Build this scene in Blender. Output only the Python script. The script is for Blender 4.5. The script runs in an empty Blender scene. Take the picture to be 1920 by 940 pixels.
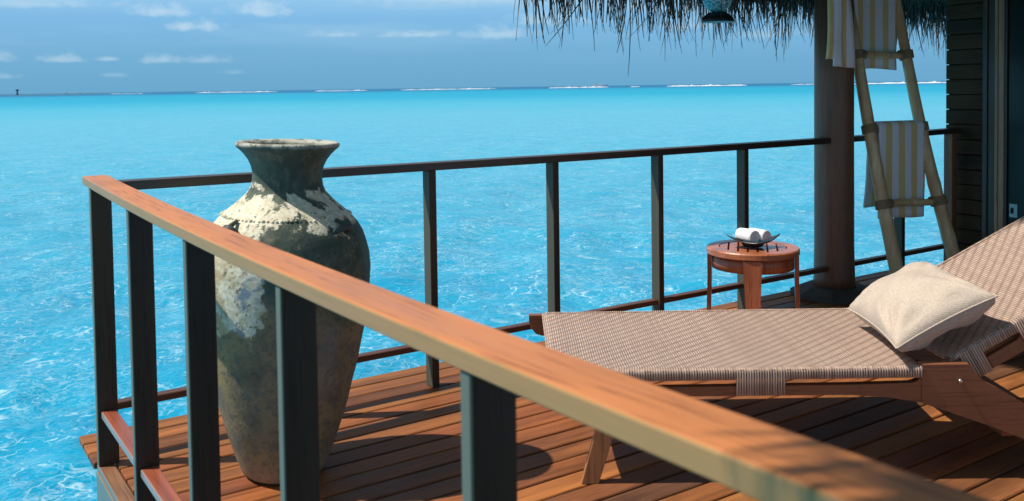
import bpy, bmesh, math, random
from mathutils import Vector, Matrix
import numpy as np
random.seed(7); rng = np.random.default_rng(7)
S = bpy.context.scene
COL = S.collection
PI = math.pi
# ------------------------------------------------------------------ camera
YAW, PITCH, ROLL = 0.5954, 0.0376, -0.0141
CAM = Vector((-0.571, -3.6, 1.3166))
FPX = 1727.84
fwd = Vector((math.sin(YAW)*math.cos(PITCH), math.cos(YAW)*math.cos(PITCH), -math.sin(PITCH)))
rt = Vector((math.cos(YAW), -math.sin(YAW), 0)); up = rt.cross(fwd)
rr = rt*math.cos(ROLL)+up*math.sin(ROLL); uu = -rt*math.sin(ROLL)+up*math.cos(ROLL)
cd = bpy.data.cameras.new('camera'); cam = bpy.data.objects.new('camera', cd); COL.objects.link(cam)
cam.matrix_world = Matrix(((rr.x, uu.x, -fwd.x, CAM.x), (rr.y, uu.y, -fwd.y, CAM.y), (rr.z, uu.z, -fwd.z, CAM.z), (0, 0, 0, 1)))
cd.sensor_width = 36; cd.sensor_fit = 'HORIZONTAL'; cd.lens = 36*FPX/1920; cd.shift_y = -(470-228.3)/1920
cd.clip_start = 0.05; cd.clip_end = 40000
cd.dof.use_dof = True; cd.dof.focus_distance = 4.8; cd.dof.aperture_fstop = 5.6
S.camera = cam
S.view_settings.view_transform = 'Standard'; S.view_settings.look = 'None'; S.view_settings.exposure = 0; S.view_settings.gamma = 1
# ------------------------------------------------------------------ node helper
class NT:
    def __init__(s, nt): s.nt = nt; s.nt.nodes.clear()
    def n(s, t, **k):
        nd = s.nt.nodes.new(t)
        for a, b in k.items(): setattr(nd, a, b)
        return nd
    def put(s, sock, v):
        if v is None: return
        if isinstance(v, bpy.types.NodeSocket): s.nt.links.new(v, sock)
        else:
            if hasattr(v, '__len__') and len(v) == 3 and len(sock.default_value) == 4: v = (*v, 1)
            sock.default_value = v
    def m(s, op, a, b=None, c=None, clamp=False):
        nd = s.n('ShaderNodeMath', operation=op, use_clamp=clamp)
        s.put(nd.inputs[0], a); s.put(nd.inputs[1], b); s.put(nd.inputs[2], c)
        return nd.outputs[0]
    def v(s, op, a, b=None, out=0):
        nd = s.n('ShaderNodeVectorMath', operation=op); s.put(nd.inputs[0], a)
        if b is not None: s.put(nd.inputs[1], b)
        return nd.outputs[out]
    def mix(s, f, a, b, bt='MIX'):
        nd = s.n('ShaderNodeMix', data_type='RGBA', blend_type=bt)
        s.put(nd.inputs[0], f); s.put(nd.inputs[6], a); s.put(nd.inputs[7], b)
        return nd.outputs[2]
    def step(s, x, a, b, ca=0.0, cb=1.0):
        nd = s.n('ShaderNodeMapRange', interpolation_type='SMOOTHSTEP')
        s.put(nd.inputs[0], x); s.put(nd.inputs[1], a); s.put(nd.inputs[2], b); s.put(nd.inputs[3], ca); s.put(nd.inputs[4], cb)
        return nd.outputs[0]
    def noise(s, vec, scale, detail=3, rough=.5, dist=0, col=False):
        nd = s.n('ShaderNodeTexNoise'); s.put(nd.inputs['Vector'], vec)
        nd.inputs['Scale'].default_value = scale; nd.inputs['Detail'].default_value = detail
        nd.inputs['Roughness'].default_value = rough; nd.inputs['Distortion'].default_value = dist
        return nd.outputs[1 if col else 0]
    def xyz(s, v):
        nd = s.n('ShaderNodeSeparateXYZ'); s.put(nd.inputs[0], v); return nd.outputs
    def comb(s, x, y, z):
        nd = s.n('ShaderNodeCombineXYZ'); s.put(nd.inputs[0], x); s.put(nd.inputs[1], y); s.put(nd.inputs[2], z); return nd.outputs[0]
    def obj(s): return s.n('ShaderNodeTexCoord').outputs['Object']
    def rnd(s): return s.n('ShaderNodeObjectInfo').outputs['Random']
    def ramp(s, f, pts):
        nd = s.n('ShaderNodeValToRGB'); s.put(nd.inputs[0], f); e = nd.color_ramp.elements
        while len(e) < len(pts): e.new(.5)
        for q, (p, c) in zip(e, pts): q.position = p; q.color = (*c, 1)
        return nd.outputs[0]
    def out(s, color, rough=.5, bump=None, bs=.3, bd=.01, **k):
        p = s.n('ShaderNodeBsdfPrincipled'); s.put(p.inputs['Base Color'], color); s.put(p.inputs['Roughness'], rough)
        for a, b in k.items(): s.put(p.inputs[a.replace('_', ' ')], b)
        if bump is not None:
            b = s.n('ShaderNodeBump'); b.inputs['Strength'].default_value = bs; b.inputs['Distance'].default_value = bd
            s.put(b.inputs['Height'], bump); s.nt.links.new(b.outputs[0], p.inputs['Normal'])
        o = s.n('ShaderNodeOutputMaterial'); s.nt.links.new(p.outputs[0], o.inputs[0]); return p
def mat(name):
    m = bpy.data.materials.new(name); m.use_nodes = True; return m, NT(m.node_tree)
# ------------------------------------------------------------------ world and sun
KX, KY = 0.55, -0.33                       # shadow drift per metre of height
sunv = Vector((-KX, -KY, 1)).normalized()
w = bpy.data.worlds.new('World'); S.world = w; w.use_nodes = True
W = NT(w.node_tree)
sky = W.n('ShaderNodeTexSky', sky_type='NISHITA', sun_disc=False)
sky.sun_elevation = math.asin(sunv.z); sky.sun_rotation = math.atan2(sunv.x, sunv.y)
sky.air_density = 1.0; sky.dust_density = 0.6; sky.ozone_density = 1.6
D = W.n('ShaderNodeTexCoord').outputs['Generated']
D = W.v('NORMALIZE', D)
dz = W.xyz(D)[2]
# the low sky: slate blue at the sea line, paler veil above, same all round the horizon
low = W.ramp(W.m('MULTIPLY', dz, 4.0), [(0, (1.5, 3.95, 6.15)), (.14, (1.75, 4.3, 6.7)), (.30, (2.2, 5.0, 7.9)), (.42, (3.2, 6.0, 8.6)), (1, (2.4, 4.8, 8.0))])
veil = W.noise(W.v('MULTIPLY', D, (1.6, 1.6, 16)), 2.2, 4, .55)
vf = W.m('MULTIPLY', W.step(veil, .42, .72), W.step(dz, .015, .10))
low = W.mix(W.m('MULTIPLY', vf, .55), low, (4.3, 6.6, 8.4))
col = W.mix(W.step(dz, .10, .45), low, W.mix(1.0, sky.outputs[0], (1.0, .93, .74), 'MULTIPLY'))
# small clouds, given by their bearing (radians from the view axis) and elevation
clouds = [(-650, 148, 46, 15, .75), (-590, 120, 44, 13, .8), (-470, 146, 58, 17, .75), (-835, 62, 34, 8, .5), (-760, 62, 24, 6, .5), (-645, 58, 36, 10, .55),
          (-580, 57, 46, 10, .45), (-320, 102, 48, 8, .5), (-170, 100, 66, 9, .6), (-25, 98, 75, 15, .6), (-980, 66, 40, 12, .5), (-955, 32, 34, 7, .4),
          (-520, 34, 22, 5, .25), (-740, 32, 26, 5, .25), (60, 120, 90, 18, .5), (-900, 168, 110, 14, .5), (480, 90, 80, 12, .4), (330, 110, 70, 14, .4), (-120, 165, 160, 20, .4)]
nz = W.noise(W.v('MULTIPLY', D, (1, 1, 1.8)), 48, 5, .6)
nz2 = W.m('MULTIPLY', W.m('SUBTRACT', nz, .5), 2.6)
acc = None
for (x, y, a, b, s_) in clouds:
    az = YAW+math.atan(x/FPX); el = math.atan(y/FPX*math.cos(az-YAW)); a = a/FPX*1.1; b = b/FPX*1.25
    c = Vector((math.sin(az)*math.cos(el), math.cos(az)*math.cos(el), math.sin(el)))
    t = Vector((math.cos(az), -math.sin(az), 0)); n_ = t.cross(c)
    if n_.z < 0: n_ = -n_
    p = W.m('DIVIDE', W.v('DOT_PRODUCT', D, tuple(t), 1), a); q = W.v('DOT_PRODUCT', D, tuple(n_), 1)
    q = W.m('DIVIDE', q, b); front = W.m('GREATER_THAN', W.v('DOT_PRODUCT', D, tuple(c), 1), .5)
    q = W.m('MULTIPLY', q, W.m('ADD', 1.0, W.m('MULTIPLY', W.m('LESS_THAN', q, 0.0), 1.4)))     # flat base
    r2 = W.m('SQRT', W.m('ADD', W.m('MULTIPLY', p, p), W.m('MULTIPLY', q, q)))
    k = W.m('MULTIPLY', W.step(W.m('ADD', r2, nz2), 1.25, -.1), W.m('MULTIPLY', front, s_*.85))
    acc = k if acc is None else W.m('MAXIMUM', acc, k)
col = W.mix(acc, col, (5.9, 7.7, 8.9))
bg = W.n('ShaderNodeBackground'); bg.inputs[1].default_value = 0.1; W.put(bg.inputs[0], col)
wo = W.n('ShaderNodeOutputWorld'); w.node_tree.links.new(bg.outputs[0], wo.inputs[0])
sl = bpy.data.lights.new('sun', 'SUN'); sl.energy = 5.0; sl.angle = math.radians(.55); sl.color = (1, .93, .82)
so = bpy.data.objects.new('sun', sl); COL.objects.link(so); so.rotation_euler = (-sunv).to_track_quat('-Z', 'Y').to_euler()
so.location = (0, 0, 30)
# ------------------------------------------------------------------ object helpers
def empty(name, loc=(0, 0, 0), rz=0):
    o = bpy.data.objects.new(name, None); COL.objects.link(o); o.location = loc; o.rotation_euler = (0, 0, rz); o.empty_display_size = .1; return o
def tag(o, label=None, cat=None, group=None, kind=None):
    if label: o['label'] = label
    if cat: o['category'] = cat
    if group: o['group'] = group
    if kind: o['kind'] = kind
    return o
def link(name, me, m=None, parent=None, loc=None):
    o = bpy.data.objects.new(name, me); COL.objects.link(o)
    if m is not None and not me.materials: me.materials.append(m)
    if parent is not None: o.parent = parent
    if loc is not None: o.location = loc
    return o
def build(name, bm, m, parent=None, loc=None, smooth=False):
    bmesh.ops.recalc_face_normals(bm, faces=bm.faces)
    me = bpy.data.meshes.new(name); bm.to_mesh(me); bm.free()
    if smooth:
        for p in me.polygons: p.use_smooth = True
    return link(name, me, m, parent, loc)
def bx(bm, x0, x1, y0, y1, z0, z1, bev=0, seg=1):
    r = bmesh.ops.create_cube(bm, size=1, matrix=Matrix.Translation(((x0+x1)/2, (y0+y1)/2, (z0+z1)/2)) @ Matrix.Diagonal((x1-x0, y1-y0, z1-z0, 1)))
    if bev:
        es = list({e for v_ in r['verts'] for e in v_.link_edges})
        bmesh.ops.bevel(bm, geom=es, offset=bev, segments=seg, affect='EDGES', profile=.5)
def box(name, x0, x1, y0, y1, z0, z1, m, parent=None, bev=.003, seg=1):
    c = ((x0+x1)/2, (y0+y1)/2, (z0+z1)/2); hx, hy, hz = (x1-x0)/2, (y1-y0)/2, (z1-z0)/2
    bm = bmesh.new(); bx(bm, -hx, hx, -hy, hy, -hz, hz, bev, seg); return build(name, bm, m, parent, c)
def frame_of(t):
    t = Vector(t).normalized(); a = Vector((0, 0, 1)) if abs(t.z) < .9 else Vector((1, 0, 0))
    u = t.cross(a).normalized(); return u, t.cross(u).normalized()
def tube(bm, pts, rad, n=10, caps=True):
    pts = [Vector(p) for p in pts]; rad = rad if hasattr(rad, '__len__') else [rad]*len(pts); rings = []
    u0 = None
    for i, p in enumerate(pts):
        t = (pts[min(i+1, len(pts)-1)]-pts[max(i-1, 0)])
        if u0 is None: u, v = frame_of(t)
        else:
            t = t.normalized(); u = (u0-t*u0.dot(t)).normalized(); v = t.cross(u)
        u0 = u
        rings.append([bm.verts.new(p+(u*math.cos(2*PI*k/n)+v*math.sin(2*PI*k/n))*rad[i]) for k in range(n)])
    for a, b in zip(rings, rings[1:]):
        for k in range(n): bm.faces.new((a[k], a[(k+1) % n], b[(k+1) % n], b[k]))
    if caps: bm.faces.new(rings[0]); bm.faces.new(rings[-1])
def lathe(bm, prof, n=48, wob=None):
    rings = []
    for (r, z) in prof:
        ring = []
        for k in range(n):
            a = 2*PI*k/n; q = r*(1+(wob(a, z) if wob else 0)); ring.append(bm.verts.new((q*math.cos(a), q*math.sin(a), z)))
        rings.append(ring)
    for a, b in zip(rings, rings[1:]):
        for k in range(n): bm.faces.new((a[k], a[(k+1) % n], b[(k+1) % n], b[k]))
    bm.faces.new(rings[0]); bm.faces.new(rings[-1])
def prism(bm, poly, y0, y1, bev=0):
    """polygon in x,z pushed from y0 to y1"""
    a = [bm.verts.new((x, y0, z)) for x, z in poly]; b = [bm.verts.new((x, y1, z)) for x, z in poly]; n = len(poly)
    f = [bm.faces.new(a), bm.faces.new(b[::-1])]+[bm.faces.new((a[i], b[i], b[(i+1) % n], a[(i+1) % n])) for i in range(n)]
    if bev:
        es = list({e for q in f[:2] for e in q.edges}); bmesh.ops.bevel(bm, geom=es, offset=bev, segments=1, affect='EDGES')
# ------------------------------------------------------------------ materials
def wood(name, axis, cols, grain=1.0, rough=.42, coat=.25, spec=.5, tint=1.0, side=None):
    m, N = mat(name); co = N.obj(); r = N.rnd()
    sc = [14, 14, 14]; sc[axis] = .9
    v = N.v('ADD', N.v('MULTIPLY', co, tuple(sc)), N.comb(N.m('MULTIPLY', r, 37.), N.m('MULTIPLY', r, 91.), N.m('MULTIPLY', r, 53.)))
    n1 = N.noise(v, 1.0*grain, 4, .6, .6); sc2 = [160, 160, 160]; sc2[axis] = 5
    n2 = N.noise(N.v('MULTIPLY', co, tuple(sc2)), 1.0, 3, .6, .2)
    base = N.ramp(r, [(i/(len(cols)-1), c) for i, c in enumerate(cols)])
    dark = N.mix(1.0, base, (.42, .36, .34), 'MULTIPLY')
    light = N.mix(1.0, base, (1.5, 1.35, 1.15), 'MULTIPLY')
    c = N.mix(N.step(n1, .28, .72), dark, light); c = N.mix(.62*tint, base, c)
    c = N.mix(N.m('MULTIPLY', N.step(n2, .52, .66), .55), c, N.mix(1.0, c, (.35, .3, .3), 'MULTIPLY'))
    bl = N.noise(N.v('ADD', co, N.comb(N.m('MULTIPLY', r, 20.), 0., 0.)), 3.2, 3, .5)
    c = N.mix(N.m('MULTIPLY', N.step(bl, .45, .75), .35), c, N.mix(1.0, c, (.55, .6, .7), 'MULTIPLY'))
    if side is not None:       # outward faces: their sunlit, sky-reflecting tone put into the wood colour
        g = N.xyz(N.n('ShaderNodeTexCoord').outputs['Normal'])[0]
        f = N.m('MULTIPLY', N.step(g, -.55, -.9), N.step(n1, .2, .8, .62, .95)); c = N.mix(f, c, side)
    ro = N.step(n1, .2, .8, rough-.1, rough+.15)
    N.out(c, ro, N.m('ADD', n2, N.m('MULTIPLY', n1, .4)), .35, .0012, Coat_Weight=coat, Coat_Roughness=.25, Specular_IOR_Level=spec)
    return m
M = {}
deckc = [(.27, .098, .036), (.17, .072, .036), (.36, .14, .045), (.12, .062, .036), (.30, .094, .034), (.39, .17, .055), (.16, .065, .03), (.24, .10, .042)]
M['deck'] = wood('deck_wood', 0, deckc, 1.0, .52, .0, .22)
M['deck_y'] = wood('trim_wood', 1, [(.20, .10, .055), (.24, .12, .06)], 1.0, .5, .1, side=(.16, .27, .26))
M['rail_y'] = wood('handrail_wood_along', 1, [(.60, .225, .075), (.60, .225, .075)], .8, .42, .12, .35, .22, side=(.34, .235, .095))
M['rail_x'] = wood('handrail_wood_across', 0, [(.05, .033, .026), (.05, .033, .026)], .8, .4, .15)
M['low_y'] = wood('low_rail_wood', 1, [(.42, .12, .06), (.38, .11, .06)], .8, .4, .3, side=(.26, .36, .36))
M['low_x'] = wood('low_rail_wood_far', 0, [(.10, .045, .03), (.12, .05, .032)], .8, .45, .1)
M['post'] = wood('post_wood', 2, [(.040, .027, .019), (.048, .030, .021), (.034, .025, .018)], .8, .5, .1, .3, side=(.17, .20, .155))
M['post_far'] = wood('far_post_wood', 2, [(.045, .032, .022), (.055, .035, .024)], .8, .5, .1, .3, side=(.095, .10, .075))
M['post_warm'] = wood('end_post_wood', 2, [(.28, .11, .05), (.28, .11, .05)], .8, .5, .1)
M['teak'] = wood('lounger_wood', 0, [(.27, .10, .045), (.27, .10, .045)], .5, .42, .12, tint=.3)
M['teak_pale'] = wood('lounger_leg_wood', 2, [(.50, .23, .10), (.50, .23, .10)], .6, .4, .3, tint=.5)
M['table'] = wood('table_wood', 2, [(.34, .10, .05), (.40, .13, .06), (.30, .09, .045)], .6, .35, .4)
M['table_top'] = wood('table_top_wood', 0, [(.40, .14, .07), (.46, .16, .07), (.36, .13, .075)], .6, .32, .5)
M['column'] = wood('column_wood', 2, [(.19, .088, .05), (.19, .088, .05)], .35, .45, .15)
M['wall'] = wood('cladding_wood', 1, [(.075, .045, .022), (.09, .050, .024), (.065, .040, .020)], .8, .6, 0, .2)
M['jamb'] = wood('door_frame_wood', 2, [(.07, .045, .03), (.07, .045, .03)], .8, .4, .3)
M['jamb_pale'] = wood('door_trim_wood', 2, [(.50, .30, .18), (.50, .30, .18)], .8, .4, .3)
M['beam'] = wood('beam_wood', 0, [(.10, .06, .04), (.12, .07, .045)], .8, .6, 0)
m, N = mat('plinth_stone'); co = N.obj(); n = N.noise(co, 18, 5, .6)
N.out(N.mix(n, (.030, .026, .022), (.085, .07, .055)), .75, n, .4, .004); M['plinth'] = m
def plain(name, c, rough=.5, var=.25, scale=30, bs=.15, bd=.002, **k):
    m, N = mat(name); n = N.noise(N.obj(), scale, 4, .6)
    a = tuple(q*(1-var) for q in c); b = tuple(min(1, q*(1+var)) for q in c)
    N.out(N.mix(n, a, b), N.step(n, .2, .8, max(.05, rough-.08), rough+.08), n, bs, bd, **k); return m
M['steel'] = plain('bolt_steel', (.62, .58, .52), .28, .1, Metallic=1.0)
M['black'] = plain('black_iron', (.018, .022, .022), .42, .4, 40, Metallic=.4)
M['latch'] = plain('latch_enamel', (.42, .72, .74), .3, .1)
M['slot'] = plain('slot_dark', (.012, .012, .012), .8)
M['towel_white'] = plain('white_terry', (.86, .87, .90), .95, .06, 420, .8, .003)
M['lining'] = plain('towel_coil_shadow', (.40, .47, .72), .95, .1, 300, .6, .002)
M['bowl'] = plain('bowl_lacquer', (.035, .028, .024), .33, .3, 40, Coat_Weight=.4)
M['foam'] = plain('foam_white', (.86, .9, .92), .9, .08, 2.0)
M['island'] = plain('island_scrub', (.07, .14, .19), .9, .4, .2)
M['boat_white'] = plain('boat_hull_paint', (.80, .80, .82), .3, .05)
M['boat_dark'] = plain('boat_glass', (.03, .05, .09), .15, .1)
# bamboo
m, N = mat('bamboo'); co = N.obj(); z = N.xyz(co)[2]; r = N.rnd()
n = N.noise(N.v('MULTIPLY', co, (30, 30, 2.5)), 1, 4, .6); n2 = N.noise(co, 5, 3, .6)
c = N.mix(N.step(n, .3, .7), (.54, .36, .17), (.82, .60, .33)); c = N.mix(N.step(n2, .4, .7), c, (.60, .33, .16))
N.out(c, .45, n, .3, .002, Coat_Weight=.15); M['bamboo'] = m
M['lash'] = plain('rattan_lashing', (.30, .20, .11), .6, .4, 60, .6, .004)
# linen
m, N = mat('linen'); co = N.obj(); x, y, z = N.xyz(co)
wv = N.m('MULTIPLY', N.m('SINE', N.m('MULTIPLY', x, 1800.)), N.m('SINE', N.m('MULTIPLY', y, 1800.)))
n = N.noise(N.v('MULTIPLY', co, (6, 60, 60)), 3, 4, .6); n3 = N.noise(co, 9, 3, .55)
c = N.mix(N.step(n, .3, .7), (.50, .40, .32), (.62, .52, .43)); c = N.mix(N.m('MULTIPLY', N.step(n3, .4, .7), .3), c, (.48, .38, .29))
N.out(c, .9, N.m('ADD', N.m('MULTIPLY', wv, .3), N.m('ADD', n, N.m('MULTIPLY', n3, 6))), .4, .003, Sheen_Weight=.2); M['linen'] = m
# striped towel: bands run down the cloth, told by x
def stripes(name, x0, pitch, yfrac, yel, whi):
    m, N = mat(name); co = N.obj(); x = N.xyz(co)[0]
    wob = N.m('MULTIPLY', N.m('SUBTRACT', N.noise(co, 12, 2), .5), .006)
    t = N.m('FRACT', N.m('DIVIDE', N.m('SUBTRACT', N.m('ADD', x, wob), x0), pitch))
    f = N.m('MULTIPLY', N.step(t, 0.0, .03), N.step(t, yfrac, yfrac+.03, 1, 0)); n = N.noise(co, 260, 3, .6)
    c = N.mix(f, whi, yel); c = N.mix(N.m('MULTIPLY', N.step(n, .35, .65), .25), c, N.mix(1., c, (.7, .7, .7), 'MULTIPLY'))
    N.out(c, .95, n, .7, .003, Sheen_Weight=.3); return m
# wicker: twill of flat strands, x along the seat, y across
def wicker(name):
    m, N = mat(name); co = N.obj(); x, y, z = N.xyz(co); P = .0085; Q = .0085
    wb = N.m('MULTIPLY', N.m('SUBTRACT', N.noise(co, 4, 2), .5), .010)
    u = N.m('DIVIDE', N.m('ADD', x, wb), P); v = N.m('DIVIDE', N.m('ADD', y, wb), Q)
    iu = N.m('FLOOR', u); iv = N.m('FLOOR', v); fu = N.m('FRACT', u); fv = N.m('FRACT', v)
    ph = N.m('MODULO', N.m('ADD', N.m('SUBTRACT', iu, iv), 6000.), 6.)
    over = N.m('LESS_THAN', ph, 3.5)           # cross strand on top
    def hump(f): return N.m('SINE', N.m('MULTIPLY', f, PI))
    hu, hv = hump(fu), hump(fv)
    rs = N.n('ShaderNodeTexWhiteNoise', noise_dimensions='1D'); N.put(rs.inputs['W'], iu); r1 = rs.outputs[0]
    rs = N.n('ShaderNodeTexWhiteNoise', noise_dimensions='1D'); N.put(rs.inputs['W'], N.m('ADD', iv, 500.)); r2 = rs.outputs[0]
    ca = N.mix(r1, (.54, .395, .315), (.68, .51, .415)); cb = N.mix(r2, (.34, .24, .185), (.46, .33, .26))
    ca = N.mix(N.step(hu, .1, .75), (.14, .085, .06), ca); ca = N.mix(N.m('MULTIPLY', N.step(hv, .4, .0), .4), ca, (.25, .16, .12)); cb = N.mix(N.step(hv, .15, .7), (.10, .06, .045), cb); cb = N.mix(N.m('MULTIPLY', N.step(hu, .35, .0), .5), cb, (.16, .10, .075))
    c = N.mix(over, cb, ca); big = N.noise(co, 2.5, 3, .6)
    c = N.mix(N.m('MULTIPLY', N.step(big, .35, .7), .35), c, N.mix(1., c, (.82, .78, .84), 'MULTIPLY'))
    h = N.m('ADD', N.m('MULTIPLY', over, N.m('ADD', hu, .5)), N.m('MULTIPLY', N.m('SUBTRACT', 1., over), N.m('MULTIPLY', hv, .9)))
    N.out(c, .5, h, .8, .0022); return m
M['wicker'] = wicker('wicker')
m, N = mat('wicker_strand'); co = N.obj(); x = N.xyz(co)[0]
rs = N.n('ShaderNodeTexWhiteNoise', noise_dimensions='1D'); N.put(rs.inputs['W'], N.m('FLOOR', N.m('DIVIDE', x, .0085)))
N.out(N.mix(rs.outputs[0], (.36, .25, .19), (.56, .40, .32)), .45); M['strand'] = m
# thatch
m, N = mat('thatch'); co = N.obj(); n = N.noise(N.v('MULTIPLY', co, (90, 90, 3)), 1, 2, .6)
N.out(N.ramp(n, [(.3, (.022, .022, .018)), (.52, (.075, .07, .055)), (.62, (.24, .23, .19)), (.75, (.42, .41, .36))]), .8); M['thatch'] = m  # pale ramp end paints in strands catching the sun
m, N = mat('thatch_mass'); co = N.obj(); n = N.noise(N.v('MULTIPLY', co, (50, 6, 6)), 1, 4, .7)
N.out(N.mix(n, (.02, .018, .014), (.14, .115, .08)), .9, n, 1, .03); M['thatch_mass'] = m
# lantern glass
m, N = mat('lantern_glass'); co = N.obj(); x, y, z = N.xyz(co)
wv = N.n('ShaderNodeTexVoronoi', feature='DISTANCE_TO_EDGE'); N.put(wv.inputs['Vector'], N.v('MULTIPLY', co, (1, 1, 1))); wv.inputs['Scale'].default_value = 42
e = N.step(wv.outputs[0], .02, .12)
p = N.out(N.mix(e, (.75, .95, .97), (.03, .48, .60)), .12, wv.outputs[0], .6, .004, Transmission_Weight=.35, IOR=1.3); M['glass'] = m
# door glass
m, N = mat('door_glass'); n = N.noise(N.obj(), 2, 2)
N.out(N.mix(n, (.012, .022, .024), (.020, .034, .036)), .22, Specular_IOR_Level=.35); M['door'] = m
# vase paint
m, N = mat('vase_glaze'); co = N.obj(); x, y, z = N.xyz(co)
big = N.noise(co, 3.2, 5, .62, .3); mid = N.noise(co, 11, 5, .65, .4); fine = N.noise(co, 60, 4, .6); fl = N.noise(co, 26, 5, .7, .3)
streak = N.noise(N.v('MULTIPLY', co, (9, 9, 1.6)), 1.2, 4, .6)
side = N.m('MULTIPLY', N.m('SUBTRACT', x, N.m('MULTIPLY', y, .25)), -1.0)     # the cream is best kept on the seaward-left flank
clay = N.mix(N.step(mid, .3, .7), (.15, .135, .095), (.30, .24, .15))
clay = N.mix(N.step(big, .42, .62), clay, (.33, .27, .14)); clay = N.mix(N.m('MULTIPLY', N.step(fl, .5, .62), .6), clay, (.11, .13, .13))
clay = N.mix(N.m('MULTIPLY', N.step(streak, .5, .7), .45), clay, (.16, .20, .24))
clay = N.mix(N.m('MULTIPLY', N.step(z, .14, .0), .55), clay, (.42, .36, .27))
green = N.mix(N.step(mid, .35, .68), (.038, .06, .045), (.085, .115, .08))
green = N.mix(N.m('MULTIPLY', N.step(fl, .50, .60), .5), green, (.15, .16, .11)); green = N.mix(N.step(fine, .55, .7), green, (.035, .05, .042))
cream = N.mix(N.step(fine, .35, .65), (.62, .55, .38), (.80, .76, .60)); cream = N.mix(N.step(fl, .60, .66), cream, (.20, .17, .11))
zz = N.m('ADD', z, N.m('MULTIPLY', N.m('SUBTRACT', mid, .5), .30))
zz = N.m('ADD', zz, N.m('MULTIPLY', N.m('SUBTRACT', fl, .5), .10))
g_f = N.m('MAXIMUM', N.m('MULTIPLY', N.step(N.m('SUBTRACT', zz, N.m('MULTIPLY', side, .35)), .58, .66), 1.), 0.)
cr_band = N.m('MULTIPLY', N.step(zz, .865, .88), N.step(zz, .965, .95))
zs = N.m('ADD', zz, N.m('MULTIPLY', side, .95))
cr_side = N.m('MULTIPLY', N.m('MULTIPLY', N.step(N.m('ADD', side, N.m('MULTIPLY', N.m('SUBTRACT', big, .5), .5)), .105, .12), N.step(zz, .53, .55)), N.step(zz, 1.0, .99))
drip = N.m('MULTIPLY', N.step(fl, .635, .65), N.step(z, .62, .8))
cr = N.m('MAXIMUM', N.m('MAXIMUM', cr_band, cr_side), N.m('MULTIPLY', drip, .85))
hole = N.step(N.noise(co, 38, 5, .7, .2), .60, .62)
cr = N.m('MULTIPLY', cr, N.m('SUBTRACT', 1., N.m('MULTIPLY', hole, .8)))
oc = N.noise(N.v('ADD', co, (3, 1, 2)), 7, 5, .65, .4); cream = N.mix(N.m('MULTIPLY', N.step(oc, .48, .60), N.step(z, .86, .70)), cream, (.46, .36, .19)); cream = N.mix(N.m('MULTIPLY', N.step(oc, .42, .34), N.step(z, .86, .70)), cream, (.26, .31, .36))
pit = N.step(N.noise(co, 55, 3, .6), .64, .68); cream = N.mix(N.m('MULTIPLY', pit, .8), cream, (.10, .09, .07)); clay = N.mix(1., clay, (1.0, .96, .86), 'MULTIPLY'); clay = N.mix(N.m('MULTIPLY', N.step(fine, .52, .66), .5), clay, (.08, .075, .06))
c = N.mix(g_f, clay, green); c = N.mix(cr, c, cream)
c = N.mix(N.m('MULTIPLY', N.step(z, 1.122, 1.134), N.step(fl, .40, .52, .15, .9)), c, (.50, .49, .42))
hgt = N.m('ADD', N.m('MULTIPLY', cr, .4), N.m('ADD', N.m('MULTIPLY', fine, .5), N.m('MULTIPLY', fl, .6)))
N.out(c, N.m('SUBTRACT', .8, N.m('MULTIPLY', g_f, .15)), hgt, .7, .004); M['vase'] = m
M['lug'] = plain('vase_lug_glaze', (.05, .065, .055), .6, .5, 40, .5, .004)
# water
m, N = mat('lagoon_water'); geo = N.n('ShaderNodeNewGeometry'); P = geo.outputs['Position']
px, py, pz = N.xyz(P); flat = N.comb(px, py, 0.)
dist = N.v('LENGTH', N.v('SUBTRACT', flat, (CAM.x, CAM.y, 0)), None, 1)
ld = N.m('LOGARITHM', N.m('MAXIMUM', dist, 1.), 10.)
pn = N.m('MULTIPLY', N.m('SUBTRACT', N.noise(flat, .0035, 4, .6), .5), .22); pm = N.m('MULTIPLY', N.m('SUBTRACT', N.noise(flat, .06, 4, .6), .5), .35)
base = N.ramp(N.m('DIVIDE', N.m('ADD', ld, pn), 4.), [(.15, (.003, .315, .545)), (.27, (.005, .35, .58)), (.40, (.040, .435, .63)), (.50, (.10, .475, .655)), (.56, (.07, .44, .63)), (.62, (.012, .365, .575)), (.69, (.008, .34, .55)), (.735, (.008, .30, .52)), (.765, (.010, .17, .36)), (.9, (.010, .13, .28))])
patch = N.noise(flat, .55, 4, .6, .5)
base = N.mix(N.m('MULTIPLY', N.step(patch, .38, .68), N.step(dist, 40., 8., .1, .55)), base, (.003, .255, .485))
base = N.mix(N.m('MULTIPLY', N.step(pm, .0, .14), .25), base, (.03, .40, .66))
# caustic light lines and nets painted into the water colour
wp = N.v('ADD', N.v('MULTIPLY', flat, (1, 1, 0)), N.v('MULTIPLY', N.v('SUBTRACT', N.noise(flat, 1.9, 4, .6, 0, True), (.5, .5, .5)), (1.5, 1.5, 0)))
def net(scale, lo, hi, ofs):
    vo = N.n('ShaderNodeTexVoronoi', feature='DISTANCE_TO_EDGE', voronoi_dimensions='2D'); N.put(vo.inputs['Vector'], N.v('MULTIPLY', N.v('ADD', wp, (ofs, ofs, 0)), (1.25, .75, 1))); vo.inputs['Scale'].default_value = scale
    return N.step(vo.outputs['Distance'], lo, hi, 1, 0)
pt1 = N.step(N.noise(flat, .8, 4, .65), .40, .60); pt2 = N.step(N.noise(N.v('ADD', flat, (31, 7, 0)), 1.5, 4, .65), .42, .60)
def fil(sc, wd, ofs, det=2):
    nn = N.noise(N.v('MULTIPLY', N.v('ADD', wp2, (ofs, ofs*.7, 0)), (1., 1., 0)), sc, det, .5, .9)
    return N.step(N.m('ABSOLUTE', N.m('SUBTRACT', nn, .5)), 0.0, wd, 1, 0)
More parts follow.
